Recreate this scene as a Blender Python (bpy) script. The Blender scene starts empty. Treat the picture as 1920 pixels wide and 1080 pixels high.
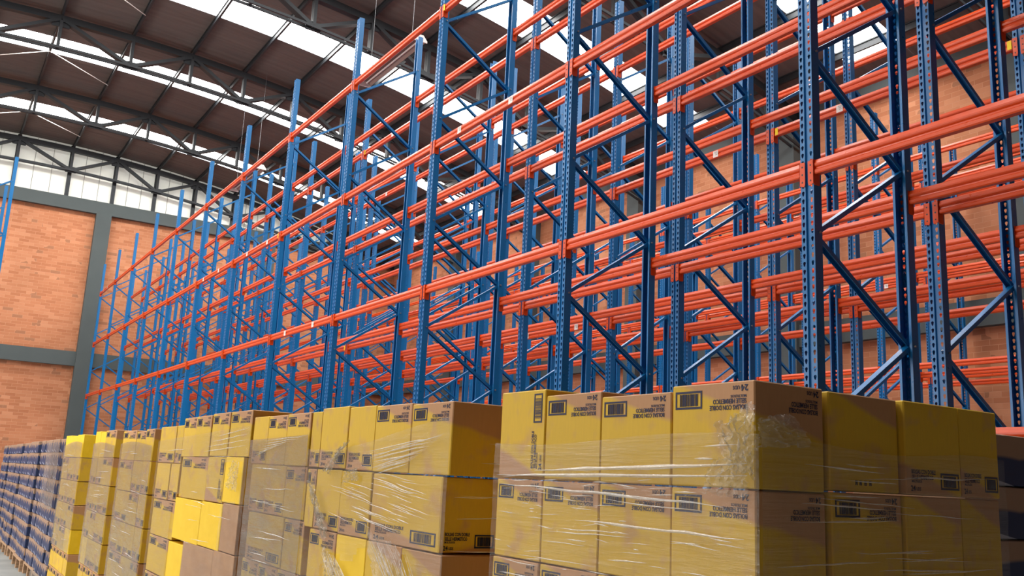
import bpy, bmesh, math, random
from mathutils import Vector, Matrix, noise

random.seed(7)
SC = bpy.context.scene
C = SC.collection
H = 1.55                      # camera height above the floor
PI = math.pi

# ------------------------------------------------------------------ helpers
def link(o, parent=None):
    C.objects.link(o)
    if parent is not None:
        o.parent = parent
    return o

def mesh_from(bm, name, mat=None, smooth=False):
    me = bpy.data.meshes.new(name)
    bm.normal_update()
    bm.to_mesh(me)
    bm.free()
    if mat is not None:
        for m in (mat if isinstance(mat, (list, tuple)) else [mat]):
            me.materials.append(m)
    if smooth:
        for p in me.polygons:
            p.use_smooth = True
    return me

def ob(name, me, parent=None, loc=(0, 0, 0), rot=(0, 0, 0), scale=(1, 1, 1)):
    o = bpy.data.objects.new(name, me)
    o.location = loc
    o.rotation_euler = rot
    o.scale = scale
    return link(o, parent)

def tag(o, label=None, cat=None, group=None, kind=None):
    if label: o['label'] = label
    if cat: o['category'] = cat
    if group: o['group'] = group
    if kind: o['kind'] = kind
    return o

def thing(name, label, cat, loc=(0, 0, 0), rz=0.0, group=None):
    o = bpy.data.objects.new(name, None)
    o.empty_display_size = 0.2
    o.location = loc
    o.rotation_euler = (0, 0, rz)
    link(o)
    return tag(o, label, cat, group)

def struct(name, me, parent=None, label=None, loc=(0, 0, 0)):
    o = ob(name, me, parent, loc)
    if parent is None:
        o['kind'] = 'structure'
        if label: o['label'] = label
    return o

def box(bm, x0, x1, y0, y1, z0, z1, mi=0):
    vs = [bm.verts.new((x, y, z)) for x in (x0, x1) for y in (y0, y1) for z in (z0, z1)]
    for f in ((0, 1, 3, 2), (4, 6, 7, 5), (0, 4, 5, 1), (2, 3, 7, 6), (0, 2, 6, 4), (1, 5, 7, 3)):
        fc = bm.faces.new([vs[i] for i in f])
        fc.material_index = mi
    return vs

def bevel_all(bm, w, seg=1):
    bmesh.ops.bevel(bm, geom=list(bm.edges), offset=w, segments=seg, affect='EDGES', profile=0.7)

def bar(bm, a, b, w, h, up=(0, 0, 1)):
    """a solid bar of section w x h from a to b"""
    a, b = Vector(a), Vector(b)
    d = (b - a).normalized()
    up = Vector(up)
    s = d.cross(up)
    if s.length < 1e-4:
        s = d.cross(Vector((0, 1, 0)))
    s.normalize()
    u = s.cross(d).normalized()
    vs = []
    for p in (a, b):
        for q in ((-1, -1), (1, -1), (1, 1), (-1, 1)):
            vs.append(bm.verts.new(p + s * (q[0] * w / 2) + u * (q[1] * h / 2)))
    for f in ((0, 1, 2, 3), (7, 6, 5, 4), (0, 4, 5, 1), (1, 5, 6, 2), (2, 6, 7, 3), (3, 7, 4, 0)):
        bm.faces.new([vs[i] for i in f])

def tube(bm, a, b, r, n=8):
    a, b = Vector(a), Vector(b)
    d = (b - a).normalized()
    s = d.cross(Vector((0, 0, 1)))
    if s.length < 1e-4:
        s = Vector((1, 0, 0))
    s.normalize()
    u = s.cross(d)
    r1 = [bm.verts.new(a + (s * math.cos(2 * PI * i / n) + u * math.sin(2 * PI * i / n)) * r) for i in range(n)]
    r2 = [bm.verts.new(b + (s * math.cos(2 * PI * i / n) + u * math.sin(2 * PI * i / n)) * r) for i in range(n)]
    for i in range(n):
        bm.faces.new((r1[i], r1[(i + 1) % n], r2[(i + 1) % n], r2[i]))
    bm.faces.new(r1[::-1]); bm.faces.new(r2)

def sweep_y(bm, prof, y0, y1):
    """closed profile of (x, z) swept along y, capped"""
    a = [bm.verts.new((x, y0, z)) for x, z in prof]
    b = [bm.verts.new((x, y1, z)) for x, z in prof]
    n = len(prof)
    for i in range(n):
        bm.faces.new((a[i], b[i], b[(i + 1) % n], a[(i + 1) % n]))
    bm.faces.new(a); bm.faces.new(b[::-1])

ORD = ['zeroth', 'first', 'second', 'third', 'fourth', 'fifth', 'sixth', 'seventh', 'eighth', 'ninth', 'tenth',
       'eleventh', 'twelfth', 'thirteenth', 'fourteenth', 'fifteenth', 'sixteenth']

# ------------------------------------------------------------------ materials
def lin(c):
    return tuple((v / 12.92 if v <= 0.04045 else ((v + 0.055) / 1.055) ** 2.4) for v in (x / 255 for x in c)) + (1,)

class Mat:
    def __init__(s, name):
        s.m = bpy.data.materials.new(name)
        s.m.use_nodes = True
        s.t = s.m.node_tree
        s.t.nodes.clear()
        s.out = s.n('ShaderNodeOutputMaterial')
    def n(s, kind, **kw):
        nd = s.t.nodes.new(kind)
        for k, v in kw.items():
            if k in nd.inputs.keys() if isinstance(k, str) else False:
                nd.inputs[k].default_value = v
            else:
                setattr(nd, k, v)
        return nd
    def l(s, a, b):
        s.t.links.new(a, b)
    def math(s, op, a, b=None, clamp=False):
        nd = s.n('ShaderNodeMath', operation=op, use_clamp=clamp)
        for i, v in enumerate((a, b)):
            if v is None: continue
            if hasattr(v, 'is_linked'): s.l(v, nd.inputs[i])
            else: nd.inputs[i].default_value = v
        return nd.outputs[0]
    def mix(s, fac, a, b, blend='MIX'):
        nd = s.n('ShaderNodeMix', data_type='RGBA', blend_type=blend)
        for sock, v in ((nd.inputs[0], fac), (nd.inputs[6], a), (nd.inputs[7], b)):
            if hasattr(v, 'is_linked'): s.l(v, sock)
            else: sock.default_value = v
        return nd.outputs[2]
    def noise(s, scale, vec=None, detail=3, rough=0.55):
        nd = s.n('ShaderNodeTexNoise')
        nd.inputs['Scale'].default_value = scale
        nd.inputs['Detail'].default_value = detail
        nd.inputs['Roughness'].default_value = rough
        if vec is not None: s.l(vec, nd.inputs['Vector'])
        return nd.outputs[0]
    def ramp(s, fac, stops):
        nd = s.n('ShaderNodeValToRGB')
        el = nd.color_ramp.elements
        while len(el) < len(stops): el.new(0.5)
        for e, (p, c) in zip(el, stops):
            e.position = p
            e.color = c if len(c) == 4 else tuple(c) + (1,)
        s.l(fac, nd.inputs[0])
        return nd.outputs[0]
    def coord(s, which='Object'):
        return s.n('ShaderNodeTexCoord').outputs[which]
    def mapping(s, vec, scale=(1, 1, 1), rot=(0, 0, 0), loc=(0, 0, 0)):
        nd = s.n('ShaderNodeMapping')
        nd.inputs['Scale'].default_value = scale
        nd.inputs['Rotation'].default_value = rot
        nd.inputs['Location'].default_value = loc
        s.l(vec, nd.inputs['Vector'])
        return nd.outputs[0]
    def bsdf(s, color, rough=0.5, metal=0.0, spec=0.5, bump=None, bstr=0.2, bdist=0.01):
        b = s.n('ShaderNodeBsdfPrincipled')
        if hasattr(color, 'is_linked'): s.l(color, b.inputs['Base Color'])
        else: b.inputs['Base Color'].default_value = color
        if hasattr(rough, 'is_linked'): s.l(rough, b.inputs['Roughness'])
        else: b.inputs['Roughness'].default_value = rough
        b.inputs['Metallic'].default_value = metal
        b.inputs['Specular IOR Level'].default_value = spec
        if bump is not None:
            bn = s.n('ShaderNodeBump')
            bn.inputs['Strength'].default_value = bstr
            bn.inputs['Distance'].default_value = bdist
            s.l(bump, bn.inputs['Height'])
            s.l(bn.outputs[0], b.inputs['Normal'])
        return b
    def done(s, sh):
        s.l(sh.outputs[0], s.out.inputs[0])
        return s.m

def paint(name, col, rough=0.35, var=0.25, spec=0.5):
    m = Mat(name)
    co = m.coord('Object')
    nz = m.noise(6.0, co, 4)
    rnd = m.n('ShaderNodeObjectInfo').outputs['Random']
    f = m.math('MULTIPLY', m.math('ADD', nz, m.math('MULTIPLY', rnd, 0.5)), var)
    dark = tuple(c * 0.62 for c in col[:3]) + (1,)
    c = m.mix(f, col, dark)
    r = m.math('ADD', m.math('MULTIPLY', m.noise(22, co, 2), 0.18), rough - 0.08)
    return m.done(m.bsdf(c, r, spec=spec))

def plain(name, col, rough=0.6, metal=0.0, var=0.3, scale=5.0, spec=0.4):
    m = Mat(name)
    co = m.coord('Object')
    dark = tuple(c * 0.55 for c in col[:3]) + (1,)
    c = m.mix(m.math('MULTIPLY', m.noise(scale, co, 4), var), col, dark)
    return m.done(m.bsdf(c, rough, metal, spec))

M = {}
M['blue'] = paint('blue rack paint', lin((14, 110, 172)), 0.30, 0.28)
M['orange'] = paint('orange beam paint', lin((218, 74, 14)), 0.30, 0.20, 0.4)
M['steel'] = plain('dull zinc bolts', lin((150, 152, 155)), 0.45, 0.6)
M['white_label'] = plain('white paper label', lin((232, 228, 222)), 0.7)
M['grey_ink'] = plain('grey label print', lin((150, 146, 142)), 0.7)
M['yellow_label'] = plain('yellow label', lin((246, 214, 20)), 0.6, var=0.05)
M['dark_steel'] = plain('dark roof steel', lin((46, 50, 54)), 0.55, var=0.3)
M['concrete_grey'] = plain('grey painted concrete', lin((84, 92, 92)), 0.8, var=0.35, scale=2.0)
M['ink'] = plain('navy printing ink', lin((26, 32, 66)), 0.6, var=0.1)
M['lamp_inside'] = plain('shade-brown lamp reflector', lin((150, 130, 122)), 0.6, var=0.15)  # white reflector coloured brownish for the shade on its underside
M['wood'] = None

def brick_mat(name, axis):
    m = Mat(name)
    co = m.coord('Object')
    sep = m.n('ShaderNodeSeparateXYZ'); m.l(co, sep.inputs[0])
    cmb = m.n('ShaderNodeCombineXYZ')
    m.l(sep.outputs[axis], cmb.inputs[0]); m.l(sep.outputs[2], cmb.inputs[1])
    uv = cmb.outputs[0]
    br = m.n('ShaderNodeTexBrick', offset=0.5)
    br.inputs['Scale'].default_value = 1.0
    br.inputs['Brick Width'].default_value = 0.30
    br.inputs['Row Height'].default_value = 0.10
    br.inputs['Mortar Size'].default_value = 0.006
    br.inputs['Mortar Smooth'].default_value = 0.3
    br.inputs['Bias'].default_value = 0.0
    br.inputs['Color1'].default_value = (0, 0, 0, 1)
    br.inputs['Color2'].default_value = (1, 1, 1, 1)
    br.inputs['Mortar'].default_value = (0.5, 0.5, 0.5, 1)
    m.l(uv, br.inputs['Vector'])
    # patches of dark, over-burnt bricks: a second brick grid gives each brick its own random value
    big = m.noise(0.35, uv, 3)
    tone = m.ramp(br.outputs['Color'], [(0.0, lin((184, 120, 86))), (0.35, lin((194, 129, 93))), (0.75, lin((202, 138, 102))), (1.0, lin((210, 148, 112)))])
    patch = m.ramp(big, [(0.3, (0.80, 0.78, 0.76)), (0.7, (1.08, 1.06, 1.04))])
    tone = m.mix(1.0, tone, patch, 'MULTIPLY')
    row = m.n('ShaderNodeTexBrick', offset=0.5)
    row.inputs['Scale'].default_value = 1.0
    row.inputs['Brick Width'].default_value = 0.30
    row.inputs['Row Height'].default_value = 0.10
    row.inputs['Mortar Size'].default_value = 0.0
    row.inputs['Color1'].default_value = (0, 0, 0, 1)
    row.inputs['Color2'].default_value = (1, 1, 1, 1)
    m.l(uv, row.inputs['Vector'])
    burnt = m.math('MULTIPLY', m.math('GREATER_THAN', row.outputs['Color'], 0.90),
                   m.math('GREATER_THAN', m.noise(0.9, uv, 3), 0.52))
    tone = m.mix(m.math('MULTIPLY', burnt, 0.42), tone, lin((96, 64, 48)))
    col = m.mix(m.math('MULTIPLY', br.outputs['Fac'], 0.40), tone, lin((214, 166, 134)))
    hgt = m.math('SUBTRACT', 1.0, br.outputs['Fac'])
    return m.done(m.bsdf(col, 0.85, spec=0.2, bump=hgt, bstr=0.4, bdist=0.01))
M['brick_x'] = brick_mat('orange brick, end wall', 0)
M['brick_y'] = brick_mat('orange brick, side wall', 1)

M['brick_front'] = plain('dark brown brick', lin((88, 72, 62)), 0.9)

def floor_mat():
    m = Mat('polished concrete floor')
    co = m.coord('Object')
    c = m.ramp(m.noise(1.6, co, 6), [(0.3, lin((128, 132, 130))), (0.7, lin((158, 162, 158)))])
    return m.done(m.bsdf(c, 0.45, spec=0.4))
M['floor'] = floor_mat()

def roof_mat():
    m = Mat('brown fibre cement roof')
    co = m.coord('Object')
    sep = m.n('ShaderNodeSeparateXYZ'); m.l(co, sep.inputs[0])
    w = m.math('SINE', m.math('MULTIPLY', sep.outputs[1], 2 * PI / 0.177))
    streak = m.noise(1.0, m.mapping(co, (0.6, 7.0, 0.6)), 5)
    c = m.ramp(streak, [(0.25, lin((100, 92, 89))), (0.75, lin((118, 108, 104)))])
    return m.done(m.bsdf(c, 0.9, spec=0.15, bump=w, bstr=0.25, bdist=0.015))
M['roof'] = roof_mat()

def emit(name, col, strength):
    m = Mat(name)
    e = m.n('ShaderNodeEmission')
    e.inputs['Color'].default_value = col
    e.inputs['Strength'].default_value = strength
    return m.done(e)
M['skylight'] = emit('daylight through skylight sheet', (1.0, 0.985, 0.955, 1), 15.0)

def gable_mat():
    m = Mat('translucent white gable sheet')
    co = m.coord('Object')
    c = m.ramp(m.noise(1.2, co, 4), [(0.2, lin((214, 214, 202))), (0.8, lin((236, 236, 226)))])
    b = m.bsdf(c, 0.5)
    m.l(c, b.inputs['Emission Color'])
    b.inputs['Emission Strength'].default_value = 0.33
    return m.done(b)
M['gable'] = gable_mat()

def wood_mat():
    m = Mat('pale pallet wood')
    co = m.coord('Object')
    g = m.noise(4.0, m.mapping(co, (1, 12, 12)), 5)
    c = m.ramp(g, [(0.25, lin((140, 106, 78))), (0.75, lin((206, 172, 138)))])
    return m.done(m.bsdf(c, 0.8, spec=0.2))
M['wood'] = wood_mat()

# printed carton: unit box coordinates (x depth, y width, z height) in -0.5..0.5, print upright
KRAFT = lin((194, 148, 106))
YEL = lin((222, 184, 54))
def carton_mat():
    m = Mat('yellow printed carton')
    co = m.coord('Object')
    sep = m.n('ShaderNodeSeparateXYZ'); m.l(co, sep.inputs[0])
    x, y, z = sep.outputs
    rnd = m.n('ShaderNodeObjectInfo').outputs['Random']
    # kraft band along the foot of the print, rising towards +y, with a swelling edge
    edge = m.math('ADD', m.math('MULTIPLY', m.math('ADD', y, m.math('MULTIPLY', x, 0.6)), 0.34), -0.225)
    wob = m.math('MULTIPLY', m.math('SUBTRACT', m.noise(1.6, co, 1), 0.5), 0.12)
    edge = m.math('ADD', edge, wob)
    band = m.math('MULTIPLY', m.math('SUBTRACT', edge, z), 16.0, clamp=True)
    # big faint kraft-coloured figures left unprinted in the yellow
    cv = m.n('ShaderNodeVectorMath', operation='ADD'); m.l(co, cv.inputs[0])
    cb = m.n('ShaderNodeCombineXYZ'); m.l(m.math('MULTIPLY', rnd, 9.0), cb.inputs[0]); m.l(rnd, cb.inputs[1])
    m.l(cb.outputs[0], cv.inputs[1])
    fig = m.math('MULTIPLY', m.math('SUBTRACT', m.noise(2.6, cv.outputs[0], 2), 0.54), 6.0, clamp=True)
    fac = m.math('MAXIMUM', band, m.math('MULTIPLY', fig, 0.6))
    col = m.mix(fac, YEL, KRAFT)
    flut = m.noise(30.0, m.mapping(co, (1, 1, 0.15)), 2)
    col = m.mix(m.math('MULTIPLY', flut, 0.18), col, lin((120, 90, 40)))
    tone = m.ramp(rnd, [(0, (0.90, 0.90, 0.88)), (1, (1.04, 1.04, 1.04))])
    col = m.mix(1.0, col, tone, 'MULTIPLY')
    return m.done(m.bsdf(col, 0.62, spec=0.3))
M['carton'] = carton_mat()

def board(name, a, b, rough=0.6):
    m = Mat(name)
    co = m.coord('Object')
    c = m.ramp(m.noise(3.0, co, 4), [(0.3, lin(a)), (0.7, lin(b))])
    return m.done(m.bsdf(c, rough, spec=0.3))
M['carton_yellow'] = board('plain yellow carton', (238, 198, 30), (246, 208, 48))
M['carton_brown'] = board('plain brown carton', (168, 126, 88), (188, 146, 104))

def pack_mat(name, amp=0.34, lo=-0.08, rough=0.55):
    m = Mat(name)
    co = m.coord('Object')
    sep = m.n('ShaderNodeSeparateXYZ'); m.l(co, sep.inputs[0])
    x, y, z = sep.outputs
    a = m.math('ADD', x, y)
    rnd = m.n('ShaderNodeObjectInfo').outputs['Random']
    ph = m.math('ADD', m.math('MULTIPLY', a, 13.0), m.math('MULTIPLY', rnd, 6.28))
    jag = m.math('MULTIPLY', m.math('ABSOLUTE', m.math('SINE', m.math('MULTIPLY', ph, 0.5))), amp)
    wave = m.math('ADD', jag, m.math('ADD', m.math('MULTIPLY', rnd, 0.12), lo))
    band = m.math('MULTIPLY', m.math('SUBTRACT', wave, z), 14.0, clamp=True)
    col = m.mix(band, lin((160, 130, 106)), lin((46, 58, 92)))
    sw = m.math('ABSOLUTE', m.math('SUBTRACT', z, m.math('ADD', m.math('MULTIPLY', a, 0.45), -0.28)))
    swoosh = m.math('MULTIPLY', m.math('LESS_THAN', sw, 0.045), band)
    col = m.mix(m.math('MULTIPLY', swoosh, 0.6), col, lin((190, 196, 214)))
    return m.done(m.bsdf(col, rough, spec=0.3))
M['pack'] = pack_mat('kraft pack with blue print')
M['pack_plain'] = pack_mat('kraft pack with straight blue band', 0.04, 0.02)

def film_mat(name, base, gain, stretch, rough=0.12, col=(214, 212, 204)):
    m = Mat(name)
    co = m.coord('Object')
    st = m.noise(1.0, m.mapping(co, stretch), 4, 0.6)
    cl = m.noise(3.0, co, 3)
    f = m.math('ADD', m.math('MULTIPLY', m.math('MULTIPLY', st, cl), gain), base, clamp=True)
    tr = m.n('ShaderNodeBsdfTransparent')
    tr.inputs['Color'].default_value = (0.97, 0.97, 0.97, 1)
    b = m.bsdf(lin(col), rough, spec=0.8, bump=st, bstr=0.9, bdist=0.02)
    mx = m.n('ShaderNodeMixShader')
    m.l(f, mx.inputs[0]); m.l(tr.outputs[0], mx.inputs[1]); m.l(b.outputs[0], mx.inputs[2])
    return m.done(mx)
M['film'] = film_mat('clear stretch film', 0.035, 0.36, (3, 5, 60))
M['film_haze'] = film_mat('many layers of stretch film', 0.26, 0.75, (2, 3, 14), 0.25, (156, 150, 140))
M['film_fold'] = film_mat('glint-white gathered film', 0.46, 0.6, (14, 14, 30), 0.08, (244, 242, 236))  # folds of film, whitened so the colour carries their bright glints
M['film_flap'] = film_mat('loose crumpled stretch film', 0.06, 0.75, (14, 14, 14), 0.06)

# ------------------------------------------------------------------ camera
f_px, pitch, roll, yaw = 1728.5574, 0.20460, 0.0481, 0.56220
QP = (f_px, pitch, roll, yaw)
def cam_basis():
    cy, sy, cp, sp = math.cos(yaw), math.sin(yaw), math.cos(pitch), math.sin(pitch)
    fwd = Vector((sy * cp, cy * cp, sp))
    right = Vector((cy, -sy, 0))
    up = right.cross(fwd)
    cr, sr = math.cos(roll), math.sin(roll)
    return cr * right + sr * up, -sr * right + cr * up, fwd
r_, u_, f_ = cam_basis()
cam = bpy.data.cameras.new('camera')
cam.sensor_width = 36.0
cam.sensor_fit = 'HORIZONTAL'
cam.lens = f_px / 1920 * 36.0
cam.clip_start = 0.05
cam.clip_end = 200
co = bpy.data.objects.new('camera', cam)
mw = Matrix((r_, u_, -f_)).transposed().to_4x4()
mw.translation = Vector((0, 0, H))
co.matrix_world = mw
link(co)
SC.camera = co

# ------------------------------------------------------------------ the hall
XL, XR, YF, YB = -11.35, 15.35, -3.2, 33.35
def zr(x):                    # underside of the vaulted roof
    return H + 10.44 - 42 + math.sqrt(42 * 42 - (x - 2) ** 2)

bm = bmesh.new(); box(bm, XL - .3, XR + .3, YF - .3, YB + .3, -0.2, 0.0)
struct('floor', mesh_from(bm, 'floor', M['floor']))
bm = bmesh.new(); box(bm, XL - .3, XR + .3, YB, YB + .25, 0, H + 8.35)
struct('wall_end', mesh_from(bm, 'wall_end', M['brick_x']))
bm = bmesh.new(); box(bm, XR, XR + .25, YF - .3, YB, 0, zr(XR) + .05)
struct('wall_right', mesh_from(bm, 'wall_right', M['brick_y']))
bm = bmesh.new(); box(bm, XL - .3, XR + .3, YF - .25, YF, 0, H + 10.6)
struct('wall_front', mesh_from(bm, 'wall_front', M['brick_front']))
# unseen left wall, with two openings added to let side light in
ADDED_OPENINGS = [(8.5, 13.5), (16.0, 21.0)]
DH = 5.0
bm = bmesh.new()
ys = [YF - .3] + [v for d in ADDED_OPENINGS for v in d] + [YB]
for i in range(0, len(ys), 2):
    box(bm, XL - .25, XL, ys[i], ys[i + 1], 0, DH)
box(bm, XL - .25, XL, YF - .3, YB, DH, zr(XL) + .05)
struct('wall_left', mesh_from(bm, 'wall_left', M['brick_y']))

# ring beams and columns of grey painted concrete
bm = bmesh.new(); box(bm, XL, XR, YB - .16, YB, H + 2.97, H + 3.44)
struct('trim_1', mesh_from(bm, 'trim_1', M['concrete_grey']))
bm = bmesh.new(); box(bm, XL, XR, YB - .16, YB, H + 8.17, H + 8.60)
struct('trim_2', mesh_from(bm, 'trim_2', M['concrete_grey']))
bm = bmesh.new(); box(bm, XR - .16, XR, YF, YB, H + 2.97, H + 3.44)
struct('trim_3', mesh_from(bm, 'trim_3', M['concrete_grey']))
bm = bmesh.new(); box(bm, XR - .16, XR, YF, YB, H + 7.88, zr(XR) - .02)
struct('trim_4', mesh_from(bm, 'trim_4', M['concrete_grey']))
nt = 5
for x in (-7.1, -1.4, 4.35, 10.1):
    bm = bmesh.new(); box(bm, x - .24, x + .24, YB - .26, YB, 0, H + 8.17)
    struct('wall_column', mesh_from(bm, 'wall_column', M['concrete_grey'])); nt += 1
for y in (2.7, 7.9, 13.05, 18.2, 23.1, 28.0):
    bm = bmesh.new(); box(bm, XR - .24, XR, y - .23, y + .23, 0, H + 7.9)
    struct('wall_column', mesh_from(bm, 'wall_column', M['concrete_grey'])); nt += 1

# vaulted roof with translucent strips
SKY = [(4.8, 5.95), (9.85, 11.05), (14.95, 16.1), (19.7, 20.85), (24.72, 25.8), (29.95, 31.05)]
XS = [XL + (XR - XL) * i / 48 for i in range(49)]
SX0, SX1 = -11.0, 14.75
bm = bmesh.new()
edges = [YF - .3] + [v for s in SKY for v in s] + [YB + .25]
def roof_strip(bm, y0, y1, xs, dz=0.0):
    a = [bm.verts.new((x, y0, zr(x) + dz)) for x in xs]
    b = [bm.verts.new((x, y1, zr(x) + dz)) for x in xs]
    for i in range(len(xs) - 1):
        bm.faces.new((a[i], b[i], b[i + 1], a[i + 1]))
for i in range(0, len(edges), 2):
    roof_strip(bm, edges[i], edges[i + 1], XS)
for s in SKY:                                     # eaves beyond the ends of the strips
    roof_strip(bm, s[0], s[1], [SX1, XR])
    roof_strip(bm, s[0], s[1], [XL, SX0])
struct('ceiling', mesh_from(bm, 'ceiling', M['roof'], smooth=True))
sx = [SX0 + (SX1 - SX0) * i / 30 for i in range(31)]
for k, s in enumerate(SKY):
    bm = bmesh.new()
    roof_strip(bm, s[0], s[1], sx, 0.03)
    struct('window_%d' % (k + 1), mesh_from(bm, 'skylight', M['skylight'], smooth=True))

# purlins along the hall, under the sheets
XP = [-11.1, -9.7, -8.3, -6.9, -5.5, -4.1, -2.7, -1.3, 0.1, 1.5, 3.12, 4.55, 5.91, 7.25, 8.68, 10.1, 11.5, 12.9, 14.3]
for x in XP:
    bm = bmesh.new()
    z = zr(x) - .005
    box(bm, x - .025, x + .025, YF, YB, z - .025, z)
    box(bm, x - .006, x + .006, YF, YB, z - .14, z - .025)
    box(bm, x - .025, x + .025, YF, YB, z - .16, z - .14)
    struct('roof_purlin', mesh_from(bm, 'purlin', M['dark_steel']))

# arched trusses every bay
def truss(y, first=False):
    root = bpy.data.objects.new('roof_truss', None)
    root.location = (0, y, 0)
    link(root); root['kind'] = 'structure'
    xs = [XL + .1 + (XR - XL - .2) * i / 44 for i in range(45)]
    for nm, dz, w, h, off in (('top_chord', .25, .16, .16, (0,)), ('bottom_chord', .97, .035, .055, (-.08, .08))):
        bm = bmesh.new()
        for oy in off:
            rings = []
            for x in xs:
                z = zr(x) - dz
                rings.append([bm.verts.new((x, oy + a, z + b)) for a, b in ((-w / 2, -h / 2), (w / 2, -h / 2), (w / 2, h / 2), (-w / 2, h / 2))])
            for p, q in zip(rings, rings[1:]):
                for i in range(4):
                    bm.faces.new((p[i], q[i], q[(i + 1) % 4], p[(i + 1) % 4]))
            bm.faces.new(rings[0][::-1]); bm.faces.new(rings[-1])
        ob(nm, mesh_from(bm, nm, M['dark_steel']), root)
    for i, x in enumerate(XP):
        zt, zb = zr(x) - .25, zr(x) - .97
        bm = bmesh.new()
        for s in (-.045, .045):
            bar(bm, (x, s, zt), (x, s, zb), .07, .08, (0, 1, 0))
        ob('web_post', mesh_from(bm, 'web_post', M['dark_steel']), root)
        if i % 2 == 0:                       # panel point on the lower chord
            bm = bmesh.new(); box(bm, x - .17, x + .17, -.03, .03, zb - .07, zb + .13)
            bevel_all(bm, .012)
            ob('gusset', mesh_from(bm, 'gusset', M['dark_steel']), root)
        else:
            bm = bmesh.new(); box(bm, x - .2, x + .2, -.03, .03, zt - .2, zt + .08)
            bevel_all(bm, .012)
            ob('gusset', mesh_from(bm, 'gusset', M['dark_steel']), root)
            for j in (i - 1, i + 1):
                if 0 <= j < len(XP):
                    bm = bmesh.new()
                    for s in (-.045, .045):
                        bar(bm, (x, s, zt), (XP[j], s, zr(XP[j]) - .97), .08, .085, (0, 1, 0))
                    ob('web_diagonal', mesh_from(bm, 'web_diagonal', M['dark_steel']), root)
    return root
for y in (33.1, 28.05, 23.0, 17.9, 12.8, 7.7, 2.6):
    truss(y)

for ym in (20.3, 25.3, 30.4):                 # thin tie rods between the purlins
    for xe in (0.1, 3.12):
        bm = bmesh.new(); tube(bm, (1.5, ym, zr(1.5) - .17), (xe, ym + 1.35, zr(xe) - .17), .011, 6)
        struct('roof_tie_rod', mesh_from(bm, 'tie_rod', M['white_label']))

# white translucent sheets above the end wall, with dark mullions
bm = bmesh.new()
gx = [XL + (XR - XL) * i / 40 for i in range(41)]
a = [bm.verts.new((x, YB + .02, H + 8.35)) for x in gx]
b = [bm.verts.new((x, YB + .02, max(zr(x) + .02, H + 8.36))) for x in gx]
for i in range(40):
    bm.faces.new((a[i], a[i + 1], b[i + 1], b[i]))
w = struct('window_7', mesh_from(bm, 'gable_sheet', M['gable']))
for i, x in enumerate(XP):
    if zr(x) - (H + 8.6) < .25: continue
    bm = bmesh.new(); box(bm, x - .06, x + .06, YB - .10, YB + .01, H + 8.6, zr(x) - .05)
    ob('mullion', mesh_from(bm, 'mullion', M['dark_steel']), w)
for i in range(len(XP) - 1):                  # thin seams between the sheets
    for t in (1 / 3, 2 / 3):
        x = XP[i] + (XP[i + 1] - XP[i]) * t
        if zr(x) - (H + 8.6) < .3: continue
        bm = bmesh.new(); box(bm, x - .006, x + .006, YB + .0, YB + .015, H + 8.6, zr(x) - .02)
        ob('sheet_seam', mesh_from(bm, 'sheet_seam', M['grey_ink']), w)

# ------------------------------------------------------------------ pallet racking
FD = 1.0                       # frame depth
POST_H = 7.853
PW = 0.10                      # post width
def post_mesh():
    """one perforated upright: front face at x=0 looking to -x, open behind"""
    bm = bmesh.new()
    pitch, n = 0.05, 157
    rx, hw = 0.0, PW / 2
    def quadstrip(p0, p1):
        vs = [bm.verts.new((p0[0], p0[1], 0)), bm.verts.new((p1[0], p1[1], 0)),
              bm.verts.new((p1[0], p1[1], n * pitch)), bm.verts.new((p0[0], p0[1], n * pitch))]
        bm.faces.new(vs)
    for s in (-1, 1):
        y0, y1 = s * .014, s * hw
        cy = s * .032
        tear = [(0, -.0155), (-.005, -.011), (-.0075, -.001), (-.0105, .007), (-.007, .0145), (0, .0175), (.007, .0145), (.0105, .007), (.0075, -.001), (.005, -.011)]
        # ring of outer points matched to the hole's ten points
        for k in range(n):
            zc = (k + .5) * pitch
            a, b = min(y0, y1), max(y0, y1)
            outer = [(cy, zc - .025), (a, zc - .025), (a, zc), (a, zc + .012), (a, zc + .025), (cy, zc + .025), (b, zc + .025), (b, zc + .012), (b, zc), (b, zc - .025)]
            ov = [bm.verts.new((0, y, z)) for y, z in outer]
            iv = [bm.verts.new((0, cy + y, zc + z)) for y, z in tear]
            for i in range(10):
                j = (i + 1) % 10
                bm.faces.new((ov[i], ov[j], iv[j], iv[i]))
        quadstrip((0, s * .014), (.012, s * .008))
        quadstrip((.012, s * .008), (.012, 0))
        quadstrip((0, s * hw), (.070, s * hw))
        quadstrip((.070, s * hw), (.070, s * (hw - .018)))
    bmesh.ops.remove_doubles(bm, verts=bm.verts, dist=1e-5)
    bmesh.ops.recalc_face_normals(bm, faces=bm.faces)
    return mesh_from(bm, 'perforated_post', M['blue'])
POST = post_mesh()

bm = bmesh.new()
box(bm, -.02, .10, -.08, .08, 0, .008)
for s in (-.065, .065): tube(bm, (.085, s, .008), (.085, s, .03), .009, 6)
FOOT = mesh_from(bm, 'foot_plate', M['blue'])

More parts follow.
